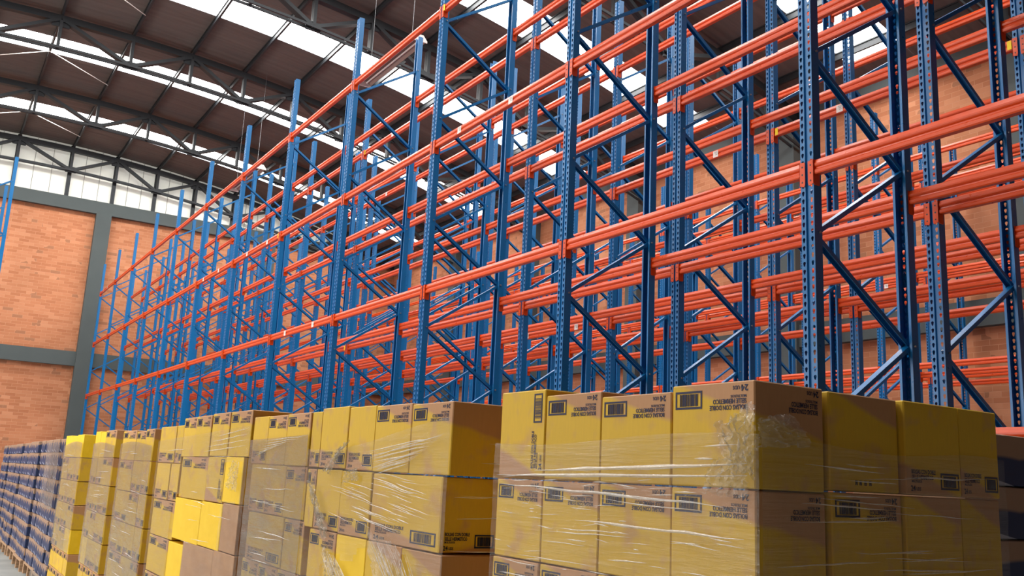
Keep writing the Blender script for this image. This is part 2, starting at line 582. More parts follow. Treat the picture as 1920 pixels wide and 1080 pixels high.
DX, DZ = FD - .09, 0.60        # run and rise of one brace
BL = math.hypot(DX, DZ)
def brace_mesh():
    """a channel along +x, web up and open below, with the bolts at its ends"""
    bm = bmesh.new()
    L, w, h, t = BL / 2 + .015, .023, .015, .003
    prof = [(-w, -h), (-w + t, -h), (-w + t, h - t), (w - t, h - t), (w - t, -h), (w, -h), (w, h), (-w, h)]
    a = [bm.verts.new((-L, y, z)) for y, z in prof]
    b = [bm.verts.new((L, y, z)) for y, z in prof]
    for i in range(8):
        bm.faces.new((a[i], a[(i + 1) % 8], b[(i + 1) % 8], b[i]))
    bm.faces.new(a[::-1]); bm.faces.new(b)
    for f in bm.faces: f.material_index = 0
    n0 = len(bm.faces)
    for e in (-BL / 2, BL / 2):
        tube(bm, (e, -.057, 0), (e, .057, 0), .008, 6)
    bm.faces.ensure_lookup_table()
    for f in bm.faces[n0:]: f.material_index = 1
    bmesh.ops.recalc_face_normals(bm, faces=bm.faces)
    return mesh_from(bm, 'brace', [M['blue'], M['steel']])
BRACE = brace_mesh()
ANG = math.atan2(DZ, DX)

def make_frame(name, label, loc, rz, group):
    t = thing(name, label, 'rack frame', loc, rz, group)
    ob('post', POST, t)
    ob('post', POST, t, (FD, 0, 0), (0, 0, PI))
    ob('foot_plate', FOOT, t)
    ob('foot_plate', FOOT, t, (FD, 0, 0), (0, 0, PI))
    for k in range(12):
        z = .12 + .6 * k
        up = k % 2          # even: from the rear up to the front
        ob('diagonal_brace', BRACE, t, (FD / 2, -.004 if up else .004, z + .3), (0, -ANG if up else ANG, 0))
    return t

def copy_tree(o, parent=None):
    c = o.copy()
    C.objects.link(c)
    if parent is not None: c.parent = parent
    for ch in KIDS.get(o.name, ()):
        copy_tree(ch, c)
    return c
KIDS = {}
def remember(o):
    KIDS[o.name] = [c for c in C.objects if c.parent is o]
    for c in KIDS[o.name]:
        KIDS[c.name] = [d for d in C.objects if d.parent is c]

BAY, Y00 = 2.6, 3.664
ROWX = [4.44, 5.73, 7.03, 8.30, 12.72, 14.03]
ROWY = [0, 0, 0, 0, .26, .26]
RNG = [(-1, 11), (-1, 11), (-1, 11), (0, 11), (1, 11), (1, 11)]
def py(row, i): return Y00 + ROWY[row] + BAY * i
ROWN = ['first', 'second', 'third', 'fourth', 'fifth', 'sixth']
proto = make_frame('rack_upright', '', (0, 0, 0), 0, None)
remember(proto)
first = True
for row in range(6):
    for i in range(RNG[row][0], RNG[row][1] + 1):
        o = proto if first else copy_tree(proto)
        first = False
        rev = row % 2 == 1
        o.location = (ROWX[row] + (FD if rev else 0), py(row, i), 0)
        o.rotation_euler = (0, 0, PI if rev else 0)
        tag(o, 'blue perforated upright frame of the %s rack row, %s frame from the brick end wall' % (ROWN[row], ORD[12 - i]),
            'rack frame', 'upright frames of the pallet racks')
for k in range(4):
    o = copy_tree(proto)
    o.location = (.03, py(0, 7 + k), 0)
    tag(o, 'blue frame of the beamless rack across the aisle, %s from the brick end wall' % ORD[4 - k],
        'rack frame', 'upright frames of the beamless rack')

# beams: rail along y, its face to -x at x=0
LV = [0.28 + H, 1.949 + H, 3.616 + H, 5.284 + H]
LVN = ['lowest', 'second', 'third', 'top']
RL = (BAY - PW) / 2 - .006
def rail_mesh():
    bm = bmesh.new()
    h, d = .0475, .048
    face = [(.004, -h), (0, -h + .008), (0, -.022), (.008, -.013), (.010, -.004), (.003, .004), (0, .011), (0, .020), (.007, .034), (.013, h)]
    prof = face + [(d - x, z) for x, z in reversed(face)]
    sweep_y(bm, prof, -RL, RL)
    bmesh.ops.recalc_face_normals(bm, faces=bm.faces)
    return mesh_from(bm, 'beam_rail', M['orange'])
RAIL = rail_mesh()
def connector_mesh():
    """end plate and the hooked flange that lies on the post's face (for the +y end)"""
    bm = bmesh.new()
    hh = .082
    y0, y1 = RL + .001, RL + .0045
    prof = [(-.0065, -hh + .012), (.004, -hh), (.046, -hh), (.052, -hh + .012), (.052, hh), (-.0065, hh)]
    a = [bm.verts.new((x, y0, z)) for x, z in prof]; b = [bm.verts.new((x, y1, z)) for x, z in prof]
    for i in range(6): bm.faces.new((a[i], b[i], b[(i + 1) % 6], a[(i + 1) % 6]))
    bm.faces.new(a); bm.faces.new(b[::-1])
    prof = [(y0, -hh + .012), (y1 + .034, -hh), (y1 + .040, -hh + .02), (y1 + .040, hh - .004), (y0, hh)]
    a = [bm.verts.new((-.0065, y, z)) for y, z in prof]; b = [bm.verts.new((-.0025, y, z)) for y, z in prof]
    for i in range(5): bm.faces.new((a[i], b[i], b[(i + 1) % 5], a[(i + 1) % 5]))
    bm.faces.new(a); bm.faces.new(b[::-1])
    n0 = len(bm.faces)
    for z in (-.05, 0, .05):
        tube(bm, (-.0075, y1 + .02, z), (-.006, y1 + .02, z), .006, 8)
    bmesh.ops.recalc_face_normals(bm, faces=bm.faces)
    bm.faces.ensure_lookup_table()
    for f in bm.faces[n0:]: f.material_index = 1
    return mesh_from(bm, 'end_connector', [M['orange'], M['dark_steel']])
CONN = connector_mesh()
bm = bmesh.new(); bmesh.ops.create_cube(bm, size=1.0)
for v in bm.verts: v.co = Vector((v.co.x * .0012, v.co.y * .075, v.co.z * .074))
n0 = len(bm.faces)
for k, z in enumerate((.018, .004, -.012)):
    box(bm, -.0012, .0, -.026, .018 - .006 * k, z, z + .006)
bm.faces.ensure_lookup_table()
for f in bm.faces[n0:]: f.material_index = 1
LABEL_W = mesh_from(bm, 'paper_label', [M['white_label'], M['grey_ink']])
bm = bmesh.new(); bmesh.ops.create_cube(bm, size=1.0)
for v in bm.verts: v.co = Vector((v.co.x * .0012, v.co.y * .036, v.co.z * .075))
LABEL_Y = mesh_from(bm, 'capacity_label', M['yellow_label'])

# labels stuck on rails: (row, side, level, y, colour)
STICK = [
    (0, 0, 2, 7.24, 'w'), (0, 0, 2, 8.26, 'w'), (0, 0, 1, 12.2, 'w'), (0, 0, 1, 13.35, 'w'),
    (0, 0, 2, 14.7, 'w'), (0, 0, 2, 15.8, 'w'), (0, 0, 2, 17.6, 'w'), (0, 0, 2, 18.7, 'w'),
    (0, 0, 3, 8.80, 'y'), (0, 0, 2, 14.15, 'y'), (2, 0, 2, 7.05, 'w'), (2, 0, 2, 5.4, 'w'),
    (2, 0, 2, 6.18, 'y'), (2, 0, 2, 3.74, 'y'), (2, 0, 3, 9.7, 'w'), (2, 0, 1, 9.55, 'w'), (2, 0, 1, 10.7, 'w'),
    (1, 0, 1, 14.15, 'y'), (1, 0, 3, 12.9, 'w'), (1, 0, 3, 13.98, 'y'), (2, 0, 3, 15.9, 'w'),
    (3, 1, 1, 6.9, 'w'), (5, 0, 2, 9.9, 'w'), (0, 0, 3, 31.6, 'w'), (0, 0, 3, 30.9, 'w'),
]
def make_beam():
    t = thing('rack_beam', '', 'rack beam')
    ob('rail', RAIL, t, (0, 0, .034))
    ob('end_connector', CONN, t)
    ob('end_connector', CONN, t, scale=(1, -1, 1))
    return t
bproto = make_beam()
remember(bproto)
first = True
MASS = []                      # the beams that show least, gathered below
# row, side, level and bay of the beams that show largest
KEEP = set((int(k[0]), int(k[1]), int(k[2]), int(k[3], 16) - 1) for k in (
    '0000 0010 0011 0012 0013 0014 0015 0016 0017 0018 0019 001a 001b 0021 0022 0023 0024 0025 0026 0027 0028 0029 '
    '002a 002b 0032 0033 0034 0035 0036 0037 0038 0039 003a 003b 0110 0111 0112 0113 0114 0115 0116 0117 0118 0119 '
    '011a 011b 0121 0122 0123 0124 0125 0126 0127 0128 0129 012a 012b 0132 0133 0134 0135 0136 0137 0138 0139 013a '
    '013b 1010 1011 1012 1013 1014 1015 1016 1017 1018 1019 101a 101b 1020 1021 1022 1023 1024 1025 1026 1027 1028 '
    '1029 102a 102b 1032 1033 1034 1035 1036 1037 1038 1039 103a 103b 1110 1111 1112 1113 1114 1115 1116 1117 1118 '
    '1119 111a 111b 1120 1121 1122 1123 1124 1125 1126 1127 1128 1129 112a 112b 1132 1133 1134 1135 1136 1137 1138 '
    '1139 113a 113b 2011 2012 2013 2014 2015 2016 2017 2018 2019 201a 2020 2021 2022 2023 2024 2025 2026 2027 2028 '
    '2029 202a 202b 2032 2033 2034 2035 2036 2037 2038 2039 203a 2111 2112 2113 2114 2115 2116 2117 2118 2119 211a '
    '2121 2122 2123 2124 2125 2126 2127 2128 2131 2132 2133 2134 2135 2136 2138 3011 3012 3013 3014 3015 3016 3017 '
    '3018 3019 3021 3022 3031 3032 3033 3034 3035 3036 3111 3112 3113 3114 3115 3116 3117 3118 3119 311a 3121 3122 '
    '3123 3124 3125 3126 3128 3129 312a 3131 3132 3133 3134 3135 3136 3137 3139 313a 4012 4013 4014 4015 4017 4032 '
    '4033 4034 4035 4036 4037 4038 4039 403a 4112 4113 4122 4123 4124 4125 4126 4127 4129 412a 412b 4132 4133 4134 '
    '4135 4136 4137 4139 413a 5012 5013 5022 5023 5024 5025 5026 5027 5028 5029 502a 502b 5032 5033 5034 5035 5036 '
    '5037 5038 5039 503a 503b 5112 5113 5132 5133 5134 5135 5136 ').split())
for row in range(6):
    i0, i1 = RNG[row]
    for side in (0, 1):
        for lv in range(4):
            for i in range(i0, i1):
                key = (row, side, lv, i)
                x = ROWX[row] if side == 0 else ROWX[row] + FD
                y = py(row, i) + BAY / 2
                rz = 0 if side == 0 else PI
                if KEEP is not None and key not in KEEP:
                    MASS.append((x, y, LV[lv], rz)); continue
                o = bproto if first else copy_tree(bproto)
                first = False
                o.location = (x, y, LV[lv])
                o.rotation_euler = (0, 0, rz)
                lab = 'orange beam, %s of %s rack row, %s level, %s bay from end wall' % (('front', 'back')[side], ROWN[row], LVN[lv], ORD[11 - i])
                tag(o, lab, 'rack beam', 'orange beams of the pallet racks')
                o['kind'] = 'thing'
                for (r, s, l, sy, c) in STICK:
                    if (r, s, l) == (row, side, lv) and abs(sy - y) < BAY / 2:
                        ly = (sy - y) * (1 if side == 0 else -1)
                        ly = max(-RL - .02, min(RL + .02, ly))
                        st = ob('paper_label' if c == 'w' else 'capacity_label', LABEL_W if c == 'w' else LABEL_Y, o,
                                (-.0008 if abs(ly) < RL - .02 else -.0076, ly, .03))
                        st['label'] = 'white paper label' if c == 'w' else 'yellow label'
if MASS:
    bm = bmesh.new()
    for x, y, z, rz in MASS:
        m4 = Matrix.Translation((x, y, z)) @ Matrix.Rotation(rz, 4, 'Z')
        vb = len(bm.verts)
        tmp = bmesh.new(); tmp.from_mesh(RAIL)
        bmesh.ops.translate(tmp, verts=tmp.verts, vec=(0, 0, .034))
        for s in (1, -1):
            t2 = bmesh.new(); t2.from_mesh(CONN)
            for v in t2.verts: v.co.y *= s
            me = bpy.data.meshes.new('tmp'); t2.to_mesh(me); t2.free(); tmp.from_mesh(me); bpy.data.meshes.remove(me)
        tmp.transform(m4)
        me = bpy.data.meshes.new('tmp'); tmp.to_mesh(me); tmp.free(); bm.from_mesh(me); bpy.data.meshes.remove(me)
    me = mesh_from(bm, 'rack_beams', [M['orange'], M['dark_steel']])
    tag(ob('deep_rack_beams', me), 'the remaining orange beams deep inside the racks, mostly hidden by frames', 'rack beams', kind='stuff')

# strip lights hung on wires over the racks
def strip_light(y, label):
    z = H + 7.5
    t = thing('strip_light', label, 'strip light', (6.45, y, z), 0, 'hanging strip lights')
    bm = bmesh.new()
    L = 1.2
    prof = [(-.15, 0), (-.07, .085), (.07, .085), (.15, 0), (.145, 0), (.067, .08), (-.067, .08), (-.145, 0)]
    sweep_y(bm, prof, -L, L)
    bmesh.ops.recalc_face_normals(bm, faces=bm.faces)
    ob('reflector', mesh_from(bm, 'reflector', M['lamp_inside']), t)
    for s in (-1, 1):
        bm = bmesh.new()
        a = [bm.verts.new((x, s * L, zz)) for x, zz in ((-.155, -.03), (.155, -.03), (.155, .0), (.075, .095), (-.075, .095), (-.155, .0))]
        b = [bm.verts.new((v.co.x, s * (L + .02), v.co.z)) for v in a]
        for i in range(6): bm.faces.new((a[i], a[(i + 1) % 6], b[(i + 1) % 6], b[i]))
        bm.faces.new(a[::-1]); bm.faces.new(b)
        bmesh.ops.recalc_face_normals(bm, faces=bm.faces)
        ob('end_cap', mesh_from(bm, 'end_cap', M['white_label']), t)
        bm = bmesh.new(); tube(bm, (0, s * .9, .085), (0, s * .9, zr(6.45) - z), .004, 5)
        ob('hanging_wire', mesh_from(bm, 'hanging_wire', M['steel']), t)
    for x in (-.05, .05):
        bm = bmesh.new(); tube(bm, (x, -L + .03, .04), (x, L - .03, .04), .016, 10)
        ob('tube', mesh_from(bm, 'lamp_tube', M['white_label']), t)
strip_light(14.9, 'white strip light hung over the racks farther from the brick end wall')
strip_light(23.8, 'white strip light hung over the racks close to the brick end wall')

# ------------------------------------------------------------------ cartons on pallets
def unit_box_mesh(name, mat, bev=.012):
    bm = bmesh.new()
    bmesh.ops.create_cube(bm, size=1.0)
    bmesh.ops.bevel(bm, geom=list(bm.edges), offset=bev, segments=1, affect='EDGES')
    # seam of the flaps on the top and bottom
    return mesh_from(bm, name, mat)
CARTON = unit_box_mesh('printed_carton', M['carton'])
CARTON_Y = unit_box_mesh('yellow_carton', M['carton_yellow'])
CARTON_K = unit_box_mesh('brown_carton', M['carton_brown'])
PACK = unit_box_mesh('kraft_pack', M['pack'], .02)
PACK_S = unit_box_mesh('kraft_pack', M['pack_plain'], .02)

def text_bm(s):
    cu = bpy.data.curves.new('txt', 'FONT')
    cu.body = s
    cu.size = 1.0
    cu.offset = 0.028
    cu.resolution_u = 2
    o = bpy.data.objects.new('txt', cu)
    C.objects.link(o)
    bpy.context.view_layer.update()
    me = bpy.data.meshes.new_from_object(o.evaluated_get(bpy.context.evaluated_depsgraph_get()))
    bm = bmesh.new(); bm.from_mesh(me)
    bpy.data.objects.remove(o); bpy.data.curves.remove(cu); bpy.data.meshes.remove(me)
    return bm
def place_text(dst, s, l, r, b, t):
    """text fitted into left..right, bottom..top fractions of a printed face (seen upright)"""
    bm = text_bm(s)
    xs = [v.co.x for v in bm.verts]; ys = [v.co.y for v in bm.verts]
    x0, x1, y0, y1 = min(xs), max(xs), min(ys), max(ys)
    for v in bm.verts:
        fx = l + (v.co.x - x0) / (x1 - x0) * (r - l)
        fz = b + (v.co.y - y0) / (y1 - y0) * (t - b)
        v.co = Vector((-.504, .5 - fx, -.5 + fz))
    me = bpy.data.meshes.new('t'); bm.to_mesh(me); bm.free()
    dst.from_mesh(me); bpy.data.meshes.remove(me)
def fbox(dst, l, r, b, t, e=.0036):
    box(dst, -.5 - e, -.4995, .5 - r, .5 - l, -.5 + b, -.5 + t)
def turn(bm):
    """turn a print by a quarter on its face"""
    for v in bm.verts:
        y, z = v.co.y, v.co.z
        v.co.y, v.co.z = z, -y
def lettering(turned=False):
    bm = bmesh.new()
    place_text(bm, 'BOLSAS CON DOBLE', .09, .52, .222, .270)
    place_text(bm, 'SELLE HERMETICO', .09, .48, .163, .211)
    place_text(bm, 'MULTIUSOS', .09, .27, .128, .155)
    place_text(bm, '24', .07, .150, .035, .098)
    place_text(bm, 'UDS', .165, .245, .042, .080)
    if turned: turn(bm)
    return mesh_from(bm, 'printed_lettering', M['ink'])
def barcode(turned=False):
    bm = bmesh.new()
    l, r, b, t = .615, .955, .065, .245
    fbox(bm, l, r, b, b + .022); fbox(bm, l, r, t - .022, t)
    fbox(bm, l, l + .018, b, t); fbox(bm, r - .018, r, b, t)
    rr = random.Random(3)
    x = l + .05
    while x < r - .06:
        w = rr.choice((.003, .006, .009))
        fbox(bm, x, x + w, b + .03, t - .03, .0034)
        x += w + rr.choice((.003, .005, .007))
    if turned: turn(bm)
    return mesh_from(bm, 'barcode', M['ink'])
def handling_marks():
    bm = bmesh.new()
    for i, x in enumerate((.42, .49, .56, .62)):
        fbox(bm, x, x + .03, .885, .89); fbox(bm, x, x + .03, .93, .935)
        fbox(bm, x, x + .004, .885, .935); fbox(bm, x + .026, x + .03, .885, .935)
        fbox(bm, x + .011, x + .019, .895, .925)
    return mesh_from(bm, 'handling_marks', M['ink'])
TXT, TXT_T, BAR, BAR_T, MARK = lettering(), lettering(True), barcode(), barcode(True), handling_marks()

PX = 1.5                        # aisle face of the row of pallets
def carton(label, y0, y1, z0, z1, kind='dn', depth=.22, px=PX, side=False, x0=None, gap=.003, group=None):
    """one carton. kind: dn upside-down print, up upright print, turn print on edge, plain yellow, brown, mark"""
    rr = random.Random(hash((round(y0, 3), round(z0, 3), side)) & 0xffff)
    me = {'yellow': CARTON_Y, 'brown': CARTON_K}.get(kind, CARTON)
    jx = rr.uniform(0, .006)
    if not side:
        loc = (px + depth / 2 + jx, (y0 + y1) / 2, (z0 + z1) / 2)
        sc = (depth, (y1 - y0) - gap, (z1 - z0) - gap)
        rz = 0
    else:                        # print looks towards -y: y0 is the face plane, x0..x0+w its width
        w = y1
        loc = (x0 + w / 2, y0 + depth / 2 + jx, (z0 + z1) / 2)
        sc = (depth, w - gap, (z1 - z0) - gap)
        rz = PI / 2
    flip = kind in ('dn', 'mark')
    o = ob('carton', me, None, loc, (PI if flip else 0, 0, rz), sc)
    if kind in ('dn', 'up'):
        ob('printed_lettering', TXT, o); ob('barcode', BAR, o)
    elif kind == 'turn':
        ob('printed_lettering', TXT_T, o); ob('barcode', BAR_T, o)
    elif kind == 'mark':
        ob('handling_marks', MARK, o)
    tag(o, label, 'carton', group)
    return o

def pallet(label, x0, x1, y0, y1, top):
    cx, cy = (x0 + x1) / 2, (y0 + y1) / 2
    t = thing('wooden_pallet', label, 'pallet', (cx, cy, 0), 0, 'wooden pallets under the stacks')
    hx, hy = (x1 - x0) / 2, (y1 - y0) / 2
    n = 6
    for k in range(n):
        w = 2 * hx / (n + (n - 1) * .35)
        a = -hx + k * w * 1.35
        bm = bmesh.new(); box(bm, a, a + w, -hy, hy, top - .022, top)
        ob('deck_board', mesh_from(bm, 'deck_board', M['wood']), t)
    for yy in (-hy + .05, 0, hy - .05):
        bm = bmesh.new(); box(bm, -hx, hx, yy - .05, yy + .05, 0, .02)
        for xx in (-hx + .06, 0, hx - .06):
            box(bm, xx - .06, xx + .06, yy - .045, yy + .045, .02, top - .022)
        ob('skid', mesh_from(bm, 'skid', M['wood']), t)
    return t

# stacks of cartons, counted from the blue packs: 1 (far) .. 7 (near)
PN = {8: 'first', 7: 'second', 6: 'third', 4: 'fourth', 3: 'fifth', 2: 'sixth', 1: 'last'}
LOOK = {'dn': 'yellow carton, upside-down print', 'up': 'yellow carton, upright print', 'turn': 'yellow carton, sideways print',
        'yellow': 'plain bright-yellow carton', 'brown': 'plain brown carton', 'mark': 'yellow carton, handling marks'}
def clabel(kind, p, layer, col):
    return '%s, %s pallet from blue packs, %s layer down, %s from near corner' % (LOOK[kind], PN[p], ORD[layer], ORD[col])
def rows_below(z, bottom, pitch):
    n = max(1, round((z - bottom) / pitch))
    h = (z - bottom) / n
    return [(z - (k + 1) * h, z - k * h) for k in range(n)]
KINDS_R = random.Random(5)
def stack(p, layers, pitch, base=.155, px=PX, depth=.22, fill='dn'):
    """layers: list of lists of (y0, y1, z0, z1, kind); the rest repeats down to the pallet"""
    G = 'cartons on the %s pallet' % PN[p]
    y0 = min(c[0] for c in layers[0]); y1 = max(c[1] for c in layers[0])
    zz = min(c[2] for c in layers[-1])
    n = 0
    for li, L in enumerate(layers):
        for ci, (a, b, z0, z1, k) in enumerate(L):
            o = carton(clabel(k, p, li + 1, ci + 1), a, b, z0 + H, z1 + H, k, depth, px, group=G)
            if ci == 0 and (p == 1 or p == 2 and li == 1):            # the print on the shaded end of the corner carton
                rz = -PI / 2 if k in ('dn', 'mark') else PI / 2
                ob('printed_lettering', TXT, o, rot=(0, 0, rz))
                if p == 2: ob('barcode', BAR, o, rot=(0, 0, rz))
    for ri, (z0, z1) in enumerate(rows_below(zz + H, base, pitch)):
        L = layers[-1] if ri % 2 else layers[-min(2, len(layers))]
        ya = min(c[0] for c in L); yb = max(c[1] for c in L)
        nc = max(2, round((yb - ya) / .29))
        w = (yb - ya) / nc
        for ci in range(nc):
            k = KINDS_R.choice(('dn', 'dn', 'up', 'mark')) if fill == 'mixed' else fill
            carton(clabel(k, p, len(layers) + ri + 1, ci + 1), ya + ci * w, ya + (ci + 1) * w, z0, z1, k, depth, px, group=G)
    return y0, y1

# last pallet (nearest the camera)
P1c = [1.387, 1.648, 1.921, 2.177, 2.418]
L1 = [[(1.387, 1.647, .003, .236, 'dn'), (1.651, 1.921, .003, .224, 'dn'), (1.921, 2.176, .005, .240, 'dn'), (2.178, 2.416, .010, .260, 'turn')]]
L1.append([(P1c[i], P1c[i + 1], -.221, .002, 'dn') for i in range(4)])
L1.append([(P1c[i], P1c[i + 1], -.445, -.222, 'dn') for i in range(4)])
stack(1, L1, .222)
S1X = [(1.730, .252), (1.984, .224), (2.210, .172)]
S1K = [['mark', 'up', 'up'], ['dn', 'mark', 'mark'], ['up', 'up', 'mark']]
for li in range(7):
    z1 = (.232 - .2245 * li) + H
    for ci, (xa, w) in enumerate(S1X):
        k = S1K[li % 3][ci]
        z0 = z1 - .2235 if li < 6 else .155
        lab = '%s, shaded end of last pallet, %s layer down, %s from corner' % (LOOK[k], ORD[li + 1], ORD[ci + 2])
        carton(lab, 1.372 + (.004, -.008, -.004)[ci], w, z0, z1, k, .26, side=True, x0=xa, group='cartons on the shaded end of the last pallet')
pallet('wooden pallet under the last stack of yellow cartons, opposite the blue packs', 1.5, 2.42, 1.375, 2.42, .155)

# sixth pallet
L2 = [[(2.716, 3.02, .002, .250, 'dn'), (3.022, 3.334, .004, .256, 'dn'), (3.336, 3.598, .006, .261, 'up'), (3.602, 3.898, .010, .268, 'up'), (3.90, 4.02, .012, .256, 'up')],
      [(2.762, 3.320, -.250, .000, 'up'), (3.323, 3.622, -.247, .003, 'up'), (3.625, 3.906, -.244, .006, 'up'), (3.909, 4.015, -.244, .006, 'dn')],
      [(2.732, 3.024, -.500, -.252, 'mark'), (3.027, 3.332, -.498, -.250, 'mark'), (3.335, 3.628, -.496, -.248, 'yellow'), (3.631, 3.93, -.494, -.246, 'dn')]]
stack(2, L2, .25)
pallet('wooden pallet under the sixth stack of yellow cartons, torn film above', 1.5, 2.42, 2.72, 3.93, .155)
for li in range(7):
    z1 = H + .249 - .25 * li; z0 = max(z1 - .247, .155)
    if z1 - z0 < .1: continue
    for ci, (xa, w) in enumerate(((1.73, .33), (2.07, .33))):
        k = ('mark', 'up')[(li + ci) % 2]
        carton('%s, shaded end of sixth pallet, %s layer down, %s from corner' % (LOOK[k], ORD[li + 1], ORD[ci + 2]),
            2.735, w, z0, z1, k, .26, side=True, x0=xa, group='cartons on the shaded end of the sixth pallet')
# fifth pallet
L3 = [[(4.028, 4.336, .014, .257, 'dn'), (4.340, 4.622, .016, .256, 'dn'), (4.625, 4.866, .018, .258, 'up')],
      [(4.022, 4.300, -.222, .012, 'dn'), (4.303, 4.585, -.220, .014, 'up'), (4.588, 4.842, -.218, .016, 'up')],
      [(4.000, 4.26, -.452, -.224, 'dn'), (4.263, 4.80, -.450, -.222, 'up')]]
stack(3, L3, .235)
pallet('wooden pallet under the fifth stack of yellow cartons', 1.5, 2.42, 3.97, 4.87, .155)
# fourth pallet, the widest, with bare bright cartons
L4 = [[(4.90, 5.294, .050, .300, 'dn'), (5.326, 5.685, .052, .303, 'dn'), (5.702, 6.045, .046, .297, 'dn'), (6.048, 6.376, .044, .296, 'dn'), (6.380, 6.56, .0, .252, 'up'), (6.563, 7.03, .002, .25, 'up')],
      [(4.985, 5.316, -.200, .050, 'yellow'), (5.320, 5.688, -.208, .048, 'turn'), (5.692, 6.330, -.212, .046, 'dn'), (6.380, 6.62, -.246, -.002, 'up'), (6.63, 7.02, -.246, -.002, 'up')],
      [(4.978, 5.278, -.458, -.202, 'brown'), (5.282, 5.724, -.464, -.210, 'yellow'), (5.730, 6.372, -.470, -.214, 'yellow'), (6.38, 7.02, -.49, -.248, 'dn')],
      [(4.970, 5.366, -.716, -.460, 'brown'), (5.372, 6.05, -.722, -.466, 'brown'), (6.054, 6.43, -.738, -.494, 'yellow'), (6.44, 7.02, -.734, -.492, 'dn')]]
stack(4, L4, .25)
pallet('wooden pallet under the fourth stack of cartons, the widest', 1.5, 2.42, 4.97, 7.03, .155)
# third, second and first pallets
def regular(p, cols, ztop, pitch, kinds, lows=()):
    L = []
    z = ztop
    for li in range(5):
        L.append([(cols[i] + .002 * (li % 3), cols[i + 1] - .003, z - pitch + .003, z - .012 * (li == 0) * (i % 2), kinds[li % len(kinds)][i]) for i in range(len(cols) - 1)])
        z -= pitch
    stack(p, L, pitch, fill=lows or 'dn')
regular(6, [7.242, 7.54, 7.904, 8.455], .246, .242, [['dn', 'dn', 'dn'], ['up', 'up', 'dn'], ['up', 'dn', 'up'], ['up', 'up', 'up'], ['dn', 'up', 'dn']])
pallet('wooden pallet under the third stack of yellow cartons', 1.5, 2.42, 7.25, 8.45, .155)
regular(7, [8.77, 9.3, 9.58, 9.86], .266, .246, [['dn', 'yellow', 'yellow'], ['dn', 'up', 'up'], ['up', 'up', 'up'], ['up', 'dn', 'up'], ['up', 'up', 'yellow']])
pallet('wooden pallet under the second stack of yellow cartons', 1.5, 2.42, 8.77, 9.86, .155)
regular(8, [10.61, 11.05, 11.49, 11.93], .252, .243, [['yellow', 'yellow', 'yellow'], ['up', 'up', 'dn'], ['up', 'up', 'up'], ['dn', 'up', 'up'], ['yellow', 'dn', 'up']])
pallet('wooden pallet under the first stack of yellow cartons, beside the blue packs', 1.5, 2.42, 10.61, 11.93, .155)
# shaded ends of the stacks in the gaps, brown cartons used to darken them
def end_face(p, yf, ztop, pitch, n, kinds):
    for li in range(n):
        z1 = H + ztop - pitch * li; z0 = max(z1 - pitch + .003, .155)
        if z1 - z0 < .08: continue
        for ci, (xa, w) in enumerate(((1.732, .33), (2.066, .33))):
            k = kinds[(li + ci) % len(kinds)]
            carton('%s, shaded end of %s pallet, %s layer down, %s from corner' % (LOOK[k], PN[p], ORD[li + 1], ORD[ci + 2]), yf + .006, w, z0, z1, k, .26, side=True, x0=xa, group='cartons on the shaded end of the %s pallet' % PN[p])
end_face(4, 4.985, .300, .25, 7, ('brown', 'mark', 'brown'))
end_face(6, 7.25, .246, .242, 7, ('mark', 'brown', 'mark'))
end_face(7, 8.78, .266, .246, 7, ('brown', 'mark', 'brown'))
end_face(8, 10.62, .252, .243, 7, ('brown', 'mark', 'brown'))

# pallets of kraft packs with blue print, beyond the cartons
for k in range(7):
    ya = 12.2 + 1.22 * k
    yb = ya + 1.13
    ztop = H + (.226, .222, .214, .205, .196, .188, .18)[k]
    px = 1.5 + (.0, .02, -.01, .015, .0, .02, .01)[k]
    pallet('wooden pallet under the %s stack of blue packs, counted from the yellow cartons' % ORD[k + 1], px, px + 1.0, ya, yb, .15)
    n = 10
    h = (ztop - .15) / n
    nc = 3
    for li in range(n):
        for ci in range(nc):
            rr = random.Random(k * 100 + li * 7 + ci)
            w = (yb - ya) / nc
            o = ob('kraft_pack', PACK, None, (px + .2 + rr.uniform(0, .025), ya + (ci + .5) * w, ztop - (li + .5) * h), (0, 0, rr.uniform(-.012, .012)), (.38, w - .012, h - .003))
            tag(o, 'kraft pack with blue print, %s pallet past yellow cartons, %s layer down, %s column' % (ORD[k + 1], ORD[li + 1], ORD[ci + 1]),
                'pack', 'blue printed packs')

# a stack of the same packs behind the end of the last pallet
for li in range(11):
    z1 = H + .198 - .150 * li
    if z1 - .15 < .1: break
    for ci in range(3):
        o = ob('kraft_pack', PACK_S, None, (2.48 + .21 + .43 * ci, 1.52 + .19, z1 - .075), (0, 0, PI / 2), (.38, .415, .147))
        tag(o, 'kraft pack, dark blue print, behind last pallet of cartons, %s layer down, %s along' % (ORD[li + 1], ORD[ci + 1]),
            'pack', 'blue printed packs behind the last pallet')
        zlow = z1 - .15
pallet('wooden pallet under the packs behind the last stack of yellow cartons', 2.48, 3.76, 1.51, 2.5, zlow)

